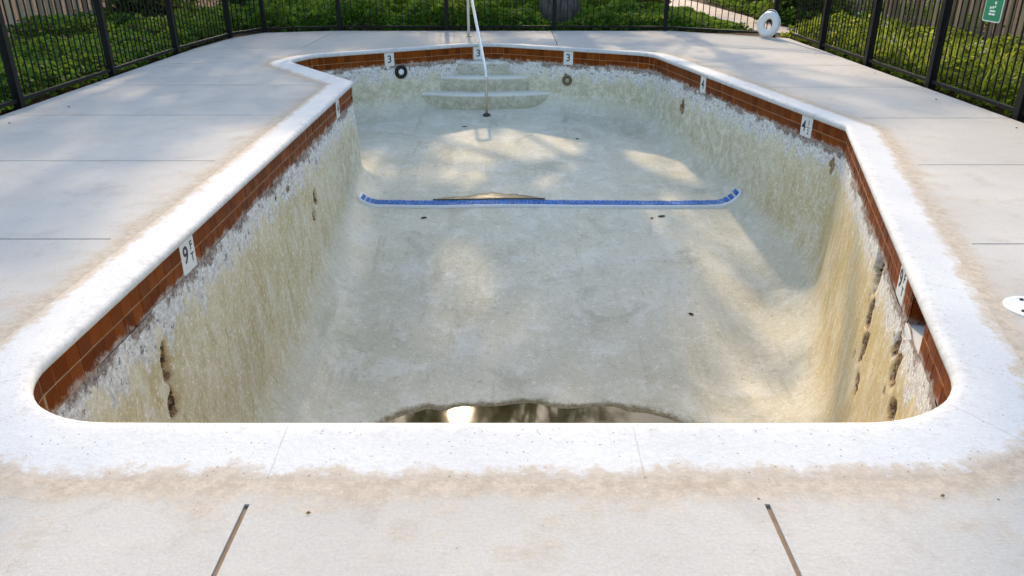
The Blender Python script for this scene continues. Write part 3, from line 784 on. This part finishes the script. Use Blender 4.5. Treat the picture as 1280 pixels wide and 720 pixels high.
# ------------------------------------------------------------------ metal fence
picket_me = {}
def metal_fence(name, pts, posts, label, pw=.075, gap=.118, hgt=1.45):
    root = tag(empty(name, (pts[0][0], pts[0][1], 0)), label, 'fence'); o0 = Vector((pts[0][0], pts[0][1], 0))
    if 'p' not in picket_me:
        b = MB(); b.box((0, 0, hgt / 2 + .07), (.0125, .0125, hgt - .06)); picket_me['p'] = mesh_np('picket', b.v, b.f, M_BLACK)
    for (a, b) in zip(pts[:-1], pts[1:]):
        a = Vector((*a, 0)); b = Vector((*b, 0)); t = b - a; L = t.length; ang = math.atan2(t.y, t.x); c = (a + b) / 2 - o0
        for z in (.065, hgt - .18, hgt):
            m = MB(); m.box((0, 0, 0), (L - .03, .034, .036)); o = m.build('rail', M_BLACK, root); o.location = (c.x, c.y, z); o.rotation_euler = (0, 0, ang)
        k = int(L / gap)
        for i in range(1, k):
            p = a + t * (i / k) - o0
            if any((Vector((q[0], q[1], 0)) - p - o0).length < .06 for q in posts): continue
            o = link('picket', picket_me['p'], root); o.location = (p.x, p.y, 0); o.rotation_euler = (0, 0, ang)
    for (x, y) in posts:
        m = MB(); m.box((0, 0, (hgt + .1) / 2 - .05), (pw, pw, hgt + .15)); m.box((0, 0, hgt + .08), (pw + .015, pw + .015, .03))
        o = m.build('post', M_BLACK, root); o.location = (x - o0.x, y - o0.y, 0)
    return root
metal_fence('metal_fence', [(-5.13, 4.0), (-5.13, 12.42), (-4.98, 14.46), (-4.66, 15.28)], [(-5.13, y) for y in (4.1, 6.17, 8.24, 10.31, 12.42)] + [(-4.98, 14.46)], 'black metal picket fence along the left side of the deck, in shade')
metal_fence('metal_fence', [(-4.62, 15.33), (-3.28, 15.66), (.8, 15.68), (2.9, 15.58), (4.62, 14.52)], [(-4.62, 15.33), (-3.28, 15.66), (-1.24, 15.66), (.80, 15.68), (2.9, 15.58), (4.62, 14.52)], 'black metal picket fence closing off the far end of the deck')
metal_fence('metal_fence', [(4.93, 4.0), (4.93, 14.45)], [(4.93, y) for y in (4.1, 5.88, 7.64, 9.42, 11.2, 12.98)], 'black metal picket fence along the sunny right side of the deck', .085)

# green sign wired to the right-hand fence
sg = tag(empty('sign', (4.895, 8.43, .82)), 'small green sign with white border hanging on the right metal fence', 'sign')
M_GREEN = simple('sign_green', (.0, .23, .115), .4, .4, var=.05); M_SIGNW = simple('sign_white', (.75, .82, .78), .45, .3, var=.05)
def rrect(w, h, r, t, y0, name, mat, x=0.):
    pts = []
    for (cx, cz, a0) in ((w / 2 - r, h - r, 0), (-w / 2 + r, h - r, 90), (-w / 2 + r, r, 180), (w / 2 - r, r, 270)):
        for k in range(6): a = R(a0 + 18 * k); pts.append((cx + r * math.cos(a), cz + r * math.sin(a)))
    n = len(pts); V = [(x - t, p[0], p[1]) for p in pts] + [(x, p[0], p[1]) for p in pts]
    F = [tuple(range(n)), tuple(reversed(range(n, 2 * n)))] + [(i, n + i, n + (i + 1) % n, (i + 1) % n) for i in range(n)]
    return link(name, mesh_np(name, V, F, mat), sg)
rrect(.32, .46, .03, .004, 0, 'border', M_SIGNW)
o = rrect(.296, .436, .024, .002, 0, 'panel', M_GREEN, -.0045); o.location = (0, 0, .012)
for (yy, zz, w, h) in ((.03, .075, .055, .020), (-.03, .075, .045, .020), (.0, .105, .10, .016), (.045, .135, .03, .022), (.0, .14, .03, .022), (-.035, .15, .022, .018), (-.03, .185, .03, .026), (.0, .235, .19, .018), (.03, .27, .12, .018), (-.01, .33, .2, .05)):
    m = MB(); m.box((-.0078, yy, zz), (.0015, w, h)); m.build('lettering_mark', M_SIGNW, sg)

# life ring hung low on the fence corner
lr = tag(empty('life_ring', (4.50, 14.44, .0)), 'white life ring leaning upright against the fence at the far right corner', 'life ring')
V = []; F = []; nu, nv = 40, 16; R1, R2 = .155, .066
for i in range(nu):
    a = 2 * math.pi * i / nu
    for j in range(nv):
        b = 2 * math.pi * j / nv; r = R1 + R2 * math.cos(b); V.append((r * math.cos(a), R2 * .85 * math.sin(b), r * math.sin(a)))
for i in range(nu):
    for j in range(nv): F.append((i * nv + j, ((i + 1) % nu) * nv + j, ((i + 1) % nu) * nv + (j + 1) % nv, i * nv + (j + 1) % nv))
RM = Matrix.Translation((0, 0, .225)) @ Matrix.Rotation(R(-56), 4, 'Z') @ Matrix.Rotation(R(-10), 4, 'X')
o = link('float_ring', mesh_np('float_ring', V, F, M_WHITEP, True), lr); o.matrix_local = RM
for a in (45, 135, 225, 315):
    m = MB(); m.lathe([(R2 * 1.03, -.025), (R2 * 1.03, .025)], 16, Matrix.Rotation(R(-a), 4, 'Y') @ Matrix.Translation((R1, 0, 0)) @ Matrix.Scale(.87, 4, (0, 1, 0)), False, False)
    o = m.build('band', M_WHITEP, lr, True); o.matrix_local = RM
pts = []
for i in range(49):
    a = 2 * math.pi * i / 48; sag = .02 * abs(math.sin(2 * a + math.pi / 2)); r = R1 + R2 + .004 + sag; pts.append((r * math.cos(a), 0, r * math.sin(a)))
m = MB(); m.tube(pts, .006, 6, False); o = m.build('grab_rope', M_WHITEP, lr, True); o.matrix_local = RM

# ------------------------------------------------------------------ plank fences
def plank_fence(name, a, b, hgt, mat, label, bw=.105, gap=.03, seed=1, lap=True):
    rd = random.Random(seed); a = Vector((*a, 0)); b = Vector((*b, 0)); t = b - a; L = t.length; ang = math.atan2(t.y, t.x)
    root = tag(empty(name, a), label, 'fence'); root.rotation_euler = (0, 0, ang)
    mb = MB(); mb.box((0, 0, hgt / 2), (bw, .018, hgt)); me = mesh_np('board', mb.v, mb.f, mat)
    n = int(L / (bw + gap))
    for i in range(n):
        o = link('board', me, root); o.location = ((i + .5) * (bw + gap), (.024 if i % 2 else -.024) if lap else 0, rd.uniform(-.04, .02)); o.rotation_euler = (0, rd.uniform(-.012, .012), rd.uniform(-.05, .05)); o.scale = (rd.uniform(.86, 1.04), 1, rd.uniform(.98, 1.02))
    for z in (.3, hgt * .55, hgt - .25):
        m = MB(); m.box((L / 2, 0, z), (L, .028, .08)); m.build('rail', mat, root)
    for k in range(int(L / 2.4) + 1):
        m = MB(); m.box((min(k * 2.4, L) , .09, hgt / 2), (.09, .09, hgt)); m.build('post', mat, root)
    return root
plank_fence('wooden_fence', (-8.15, 10.0), (-8.15, 16.9), 1.9, M_WOODL, 'pale weathered vertical board fence beyond the left metal fence', .115, .035, 3)
plank_fence('wooden_fence', (7.0, 5.5), (7.0, 18.6), 1.9, M_WOODR, 'tall brown vertical board fence beyond the right metal fence', .105, .012, 5)
plank_fence('wooden_fence', (-5.9, 24.2), (-1.4, 24.2), 1.8, M_WOODL, 'pale board fence in the far distance behind the back hedge', .14, .02, 6)
plank_fence('wooden_fence', (-.6, 22.6), (3.6, 22.6), 1.8, wood_mat('grey_plank', (.22, .22, .23), (.33, .33, .34), (.14, .14, .15)), 'grey board fence in the distance behind the large grey trunk', .14, .012, 8)

# ------------------------------------------------------------------ leaves
def leaf_cloud(C, size, nrm_up=.6, fold=.25, wide=.8, rg=rng):
    """C (n,3) leaf positions -> folded 4-vertex leaves (2 triangles each)"""
    n = len(C); L = size * rg.uniform(.65, 1.3, n)
    d = rg.normal(size=(n, 3)); d[:, 2] *= (1 - nrm_up); d /= np.linalg.norm(d, axis=1)[:, None]
    u = rg.normal(size=(n, 3)) * .6; u[:, 2] += nrm_up * 1.6
    s = np.cross(d, u); s /= np.linalg.norm(s, axis=1)[:, None] + 1e-9; nn = np.cross(s, d)
    L = L[:, None]
    a = C - d * L * .5; b = C + d * L * .5; l = C - d * L * .05 + s * L * wide * .5 + nn * L * fold * .5; r = C - d * L * .05 - s * L * wide * .5 + nn * L * fold * .5
    V = np.stack([a, l, b, r], 1).reshape(-1, 3); i = np.arange(n)[:, None] * 4
    F = np.concatenate([i + np.array([[0, 2, 1]]), i + np.array([[0, 3, 2]])], 1).reshape(-1, 3)
    return V, F
def bed(x0, x1, y0, y1, dens, h, size, hfun=None, exclude=None, seed=1):
    rg = np.random.default_rng(seed); n = int((x1 - x0) * (y1 - y0) * dens)
    x = rg.uniform(x0, x1, n); y = rg.uniform(y0, y1, n)
    top = h * (.35 + .9 * vnoise(x * 2.2, y * 2.2, seed) * (.6 + .6 * vnoise(x * .7, y * .7, seed + 3)))
    if hfun is not None: top = top * hfun(x, y)
    z = -.04 + top * np.sqrt(rg.uniform(0, 1, n)); m = top > .015
    if exclude is not None: m &= ~exclude(x, y)
    C = np.column_stack([x, y, z])[m]
    return leaf_cloud(C, size, .55, rg=rg)
def near_path(x, y):
    P = [(-9.5, 12.0), (-8.2, 12.35), (-7.3, 13.2), (-6.9, 14.8), (-6.75, 17), (-6.7, 20), (-6.9, 26)]
    Q = [(5.9, 15.0), (5.0, 16.2), (4.85, 18), (4.75, 20), (4.6, 23), (3.8, 30)]
    r = np.zeros(len(x), bool)
    for PP, w in ((P, .40), (Q, .52)):
        for a, b in zip(PP[:-1], PP[1:]):
            a = np.array(a); b = np.array(b); d = b - a; t = np.clip(((x - a[0]) * d[0] + (y - a[1]) * d[1]) / d.dot(d), 0, 1)
            r |= np.hypot(x - a[0] - t * d[0], y - a[1] - t * d[1]) < w
    return r
V, F = bed(-8.1, -5.2, 4.2, 19.5, 1000, .36, .085, lambda x, y: np.clip((-5.17 - x) * 5, .25, 1) * np.where(y > 15.7, 1.1, 1), near_path, 2)
tag(link('ground_cover', mesh_np('ground_cover', V, F, M_IVY)), 'dark green ivy covering the ground beyond the left metal fence', 'ground cover', kind='stuff')
def hb(x, y): return np.clip(1 - (x - 2.3) * .42, .3, 1) * np.clip((y - 15.68) * 4, .3, 1) * (1 - .95 * np.exp(-((x - .95) ** 2 / .22 + (y - 16.6) ** 2 / 1.0)))
V, F = bed(-5.2, 4.6, 15.72, 20.0, 1000, .52, .09, hb, near_path, 4)
tag(link('ground_cover', mesh_np('ground_cover', V, F, M_IVY)), 'bright green leafy ground cover behind the far metal fence', 'ground cover', kind='stuff')
V, F = bed(4.98, 6.95, 4.2, 15.2, 900, .40, .075, lambda x, y: np.clip((x - 4.95) * 3.5, .12, 1), near_path, 6)
tag(link('ground_cover', mesh_np('ground_cover', V, F, M_IVYY)), 'yellow green ground cover beyond the sunny right metal fence', 'ground cover', kind='stuff')
V, F = bed(5.4, 9.0, 15.0, 24.0, 420, .42, .10, None, near_path, 8)
tag(link('ground_cover', mesh_np('ground_cover', V, F, M_IVY)), 'dark ground cover on the far side of the sunlit path', 'ground cover', kind='stuff')

# strappy plants behind the right fence
def strap_mesh(seed, nb=46, ln=.46):
    rg = random.Random(seed); V = []; F = []
    for i in range(nb):
        a = rg.uniform(0, 6.283); L = ln * rg.uniform(.55, 1.15); w = rg.uniform(.010, .019); lean = rg.uniform(.25, 1.1); bx, by = rg.gauss(0, .04), rg.gauss(0, .04)
        ca, sa = math.cos(a), math.sin(a); n0 = len(V)
        for k in range(5):
            t = k / 4; out = lean * L * t ** 1.7; z = L * (t * (1.05 - .42 * lean * t)); ww = w * (1 - .9 * t ** 2)
            V += [(bx + ca * out - sa * ww, by + sa * out + ca * ww, z), (bx + ca * out + sa * ww, by + sa * out - ca * ww, z)]
        for k in range(4): F.append((n0 + 2 * k, n0 + 2 * k + 1, n0 + 2 * k + 3, n0 + 2 * k + 2))
    return mesh_np('strap_leaves', V, F, M_STRAP)
SM = [strap_mesh(s) for s in range(4)]
rd = random.Random(5)
b = MB()
for k in range(7): 
    a = k * 2.4; b.lathe([(.004, 0), (.018, .012), (.02, .03), (.006, .04)], 6, Matrix.Translation((.14 * math.cos(a) * (k % 3) / 2, .14 * math.sin(a) * (k % 3) / 2, .36 + .05 * (k % 4))))
FLOW = mesh_np('blossom', b.v, b.f, simple('cream_petal', (.62, .58, .42), .6))
k = 0
for y in np.arange(6.4, 14.6, .34):
    for x in (5.28, 5.72, 6.2):
        o = empty('strappy_plant', (x + rd.uniform(-.16, .16), y + rd.uniform(-.15, .15), -.04), rd.uniform(0, 6.28)); s = rd.uniform(.7, 1.2) * (.75 if x < 5.4 else 1); o.scale = (s, s, s)
        tag(o, 'arching yellow green strap leaved plant in the bed behind the right metal fence', 'plant', 'strap leaved plants behind the right fence')
        l = link('leaves', SM[k % 4], o)
        if k % 8 == 2: link('blossoms', FLOW, o)
        k += 1

# shrubs
def shrub(name, loc, rx, rz, n, label, mat, seed, size=.10):
    rg = np.random.default_rng(seed); root = tag(empty(name, loc), label, 'shrub', None)
    c = []
    for k in range(16):
        d = rg.normal(size=3); d /= np.linalg.norm(d); d[2] = abs(d[2]); c.append(d * np.array([rx, rx, rz * 1.7]) * rg.uniform(.35, .8))
    pts = np.concatenate([rg.normal(size=(n // 16, 3)) * np.array([rx, rx, rz]) * .24 + q for q in c]); pts[:, 2] = np.abs(pts[:, 2]) + .03
    V, F = leaf_cloud(pts, size, .4, rg=rg); link('foliage', mesh_np('foliage', V, F, mat), root)
    m = MB()
    for q in c[:9]: m.tube([(0, 0, 0), tuple(q * .5 + np.array([0, 0, .05])), tuple(q)], [.025, .015, .005], 5)
    m.build('stems', M_BARKD, root)
shrub('shrub', (-7.3, 16.6, 0), .8, .7, 5200, 'olive shrub in front of the end of the left board fence', M_SHRUB, 21)
shrub('shrub', (-8.3, 19.6, 0), .9, .8, 4200, 'dark shrub behind the left garden path', M_SHRUB, 22)
shrub('shrub', (-5.9, 18.8, 0), .7, .6, 4200, 'low dark shrub at the far left fence corner', M_SHRUB, 23)
shrub('shrub', (6.1, 17.2, 0), .8, .55, 5200, 'dark green shrub behind the life ring', M_SHRUB, 24)
shrub('shrub', (6.3, 20.8, 0), 1.0, .8, 5200, 'dark shrub beside the far end of the sunlit path', M_SHRUB, 25)
shrub('shrub', (3.1, 19.2, 0), .5, .35, 2600, 'small orange tinged shrub beside the sunlit path', leaf_mat('rusty_leaf', ((.10, .09, .02), (.22, .13, .03), (.34, .16, .04)), .4), 26, .08)
shrub('shrub', (-2.4, 21.5, 0), 1.3, .8, 5200, 'broad dark shrub far behind the back metal fence', M_SHRUB, 27)

# ------------------------------------------------------------------ trees (trunk, limbs, crown of leaf clumps)
SH = Vector(SD)
GAP = [((-.40, 6.05, -2.42), .34)]           # openings in the foliage through which the sun shows
def tree(name, base, trunk_r, trunk_h, lean, clumps, label, bark, seed, leaf=.13, dens=1.0):
    """clumps: list of (x, y, z, radius) world"""
    rg = np.random.default_rng(seed); rd = random.Random(seed); B = Vector((*base, -.05)); root = tag(empty(name, B), label, 'tree')
    top = Vector((lean[0], lean[1], trunk_h)); m = MB()
    n = 9; pts = []; rad = []
    for i in range(n):
        f = i / (n - 1); pts.append(top * f + Vector((rd.uniform(-.05, .05), rd.uniform(-.05, .05), 0)) * (f > 0)); rad.append(trunk_r * (1 + .35 * max(0, 1 - f * trunk_h / .45) ** 2) * (1 - .45 * f))
    m.tube(pts, rad, 18); v = []
    for (x, y, z) in m.v:
        a = math.atan2(y, x); k = max(0, 1 - z / 1.0); r = 1 + (.05 + .13 * k) * math.sin(a * 5 + seed) + .05 * math.sin(a * 9 + z * 2); v.append((x * r, y * r, z) if z < 1.2 else (x, y, z))
    m.v = v; m.build('trunk', bark, root, True)
    lm = MB(); C = []
    for (x, y, z, r) in clumps:
        c = Vector((x, y, z)) - B; f = rd.uniform(.62, .98); s = top * f
        mid = s.lerp(c, .5) + Vector((0, 0, .25 * (c - s).length * .3)); rr = trunk_r * .26
        lm.tube([s, s.lerp(mid, .5) + Vector((rd.uniform(-.1, .1), rd.uniform(-.1, .1), .08)), mid, c], [rr, rr * .75, rr * .5, .02], 7)
        for k in range(4):
            d = Vector((rd.gauss(0, 1), rd.gauss(0, 1), rd.gauss(0, .8))).normalized() * r * .75; lm.tube([mid.lerp(c, .6), c + d * .5, c + d], [.03, .02, .006], 5)
        cnt = int(560 * r * r * dens); nsub = max(5, int(7 * r))
        sub = rg.normal(size=(nsub, 3)); sub /= np.linalg.norm(sub, axis=1)[:, None]; sub *= (r * .72 * rg.uniform(.3, 1, nsub) ** .5)[:, None]; sub[:, 2] *= .75
        w = rg.integers(0, nsub, cnt); p = sub[w] + rg.normal(size=(cnt, 3)) * r * .22
        C.append(p + np.array(c))
    C = np.concatenate(C)
    sd = np.array(SH)
    for (g, gr) in GAP:
        q = C + np.array(B) - np.array(g); tt = q @ sd; dd = np.linalg.norm(q - tt[:, None] * sd, axis=1); C = C[dd > gr]
    V, F = leaf_cloud(C, leaf, .35, .2, .62, rg); lm.build('limbs', bark, root, True)
    link('crown', mesh_np('crown', V, F, M_CROWN), root)
def over(px, py, y, r, z0=0.0):
    """centre of the leaf clump that stands at depth y and shades the point (px, py) at height z0"""
    t = (y - py) / SH.y; return (px + SH.x * t, y, z0 + SH.z * t, r)
# big grey tree behind the back fence: shades the middle of the pool
rd = random.Random(3)
cl = []
for (px, py, r) in [(-.6, 4.6, .9), (-.4, 6.4, 1.0), (.6, 5.6, .9), (-1.3, 7.4, 1.1), (.2, 7.9, 1.0), (1.2, 7.2, .8), (-.9, 9.0, 1.0), (.6, 9.4, .7), (3.5, 10.6, .75), (3.3, 11.7, .7), (1.3, 4.9, .55), (2.25, 6.6, .5)]:
    cl.append(over(px, py, 17.2 + rd.uniform(-1.0, 1.6), r))
for (px, py, z0, r) in [(-1.2, 5.0, -2.4, .8), (-.9, 6.0, -2.3, .9), (-1.2, 7.0, -2.0, .9), (-.1, 6.9, -2.0, .8), (-.9, 8.0, -1.6, .9), (.3, 8.0, -1.6, .8), (2.05, 6.7, -1.8, .30), (1.6, 7.6, -1.6, .32), (2.45, 7.7, -1.5, .28), (1.35, 6.6, -1.8, .34), (1.55, 5.9, -1.95, .3), (2.35, 5.9, -1.8, .28), (0.0, 9.9, -1.15, .5), (-1.1, 9.3, -1.2, .9), (.2, 9.2, -1.2, .8), (1.5, 9.4, -1.2, .5), (2.3, 9.2, -1.2, .4), (-1.8, 10.6, -1.1, .9), (-.2, 12.4, -.95, .6), (1.2, 12.2, -1.0, .7), (-1.6, 11.8, -1.0, .8), (2.3, 11.5, -1.0, .5), (.9, 10.0, -1.1, .45), (.5, 5.6, -2.4, .6), (.6, 12.4, -.9, .6)]:
    cl.append(over(px, py, 17.6 + rd.uniform(-.8, 1.6), r, z0))
tree('shade_tree', (.98, 17.35), .36, 4.6, (-.3, .2), cl, 'large grey barked tree trunk behind the back metal fence', M_BARKG, 1)
# tree at the far left corner: shades the left deck
cl = []
for (px, py, r) in [(-4.6, 2.2, 1.2), (-3.4, 2.7, 1.0), (-4.2, 3.9, 1.2), (-3.2, 4.8, 1.0), (-4.8, 5.4, 1.2), (-3.7, 6.6, 1.1), (-4.7, 7.6, 1.1), (-2.9, 7.9, 1.1), (-3.8, 8.9, 1.2), (-2.7, 9.8, 1.1), (-4.7, 9.9, 1.1), (-3.6, 10.9, 1.1), (-1.95, 1.75, .55), (-1.8, 1.1, .5), (-2.6, 1.3, .9), (-4.9, 11.9, 1.0), (-2.9, 12.2, .9), (-2.2, 10.9, .9), (-6.5, 6, 1.2), (-6.6, 8.5, 1.3), (-6.4, 11, 1.3)]:
    cl.append(over(px, py, 18.4 + rd.uniform(-1.4, 1.4), r))
tree('shade_tree', (-5.35, 18.6), .22, 4.2, (.4, 0), cl, 'dark tree trunk behind the far left fence corner', M_BARKD, 2)
# farther trees: close off the far end
cl = []
for (px, py, r) in [(-4.4, 13.4, 1.4), (-3.0, 13.8, 1.3), (-1.8, 13.6, 1.0), (-2.5, 15.4, 1.5), (-4.6, 15.6, 1.6), (-5.8, 14, 1.6), (-.6, 15.9, 1.1), (.9, 16.2, 1.1), (-3.8, 17.4, 1.6), (-1.4, 17.6, 1.4), (-6.8, 16.5, 1.8), (-6.0, 18.3, 1.6), (.6, 18.2, 1.3)]:
    cl.append(over(px, py, 27.0 + rd.uniform(-1.5, 1.5), r))
for (x, z, r) in [(-3.6, 11.9, .9), (-2.75, 12.0, .75), (-.75, 11.9, .8), (-.1, 11.6, .6), (1.85, 11.9, .85), (2.75, 11.8, .9), (3.9, 11.7, .75)]:
    cl.append((x, 27.0 + rd.uniform(-.6, .6), z, r))
tree('shade_tree', (-3.4, 27.2), .30, 5.0, (.2, 0), cl, 'tall tree far behind the pale distant board fence', M_BARKD, 3, .16, .8)
cl = []
for (px, py, r) in [(2.0, 14.0, .9), (1.6, 15.6, 1.1), (3.0, 16.5, 1.2), (1.8, 17.6, 1.3), (3.4, 18.6, 1.4), (3.1, 9.7, .65), (.9, 8.9, .7), (-.2, 8.6, .6), (1.85, 1.62, .6), (2.4, 1.3, 1.0), (1.75, 1.1, .6)]:
    cl.append(over(px, py, 21.0 + rd.uniform(-.8, .8), r))
tree('shade_tree', (3.02, 21.0), .17, 5.2, (-.4, .2), cl, 'slim dark trunk in front of the grey distant fence', M_BARKD, 4)
cl = []
for (px, py, r) in [(7.0, 14.2, 1.2), (7.6, 12.2, 1.2), (7.4, 16.8, 1.4), (8.4, 10.5, 1.2), (6.4, 17.6, 1.2)]:
    cl.append(over(px, py, 19.2 + rd.uniform(-.8, .8), r))
tree('shade_tree', (6.45, 19.0), .20, 4.2, (.3, .3), cl, 'dark tree trunk behind the life ring near the sunlit path', M_BARKD, 5)
cl = []
rdd = random.Random(9)
for k in range(16): cl.append((-8.8 + rdd.uniform(-2.4, 2.4), 19.4 + rdd.uniform(-1.6, 1.6), rdd.uniform(3.2, 9.5), rdd.uniform(1.0, 1.5)))
tree('shade_tree', (-8.55, 18.6), .16, 3.6, (0, .3), cl, 'slender pale trunk beyond the end of the left board fence', bark_mat('pale_bark', (.22, .20, .17), (.42, .39, .34)), 6)

# dead leaves dropped on the deck
M_DL = leaf_mat('dead_leaf', ((.20, .10, .04), (.28, .15, .06), (.12, .06, .03)), .1)
V, F = leaf_cloud(np.zeros((1, 3)), .045, .9, .3, .6, np.random.default_rng(3)); DL = mesh_np('dead_leaf', V - V.min(0) * np.array([0, 0, 1]), F, M_DL)
rd = random.Random(12)
for (x, y) in [(4.6, 8.6), (4.4, 9.5), (4.65, 7.2), (4.7, 10.4), (-4.75, 7.4), (-4.6, 8.2), (4.55, 12.2), (1.7, 1.86), (1.35, 1.98), (-.62, 1.9)]:
    o = link('dead_leaf', DL); o.location = (x, y, .003); o.rotation_euler = (0, 0, rd.uniform(0, 6.28)); s = rd.uniform(.6, 1.3) * (.5 if y < 3 else 1); o.scale = (s, s, s)
    tag(o, 'small dry brown leaf lying on the concrete deck', 'leaf', 'dry leaves on the deck')
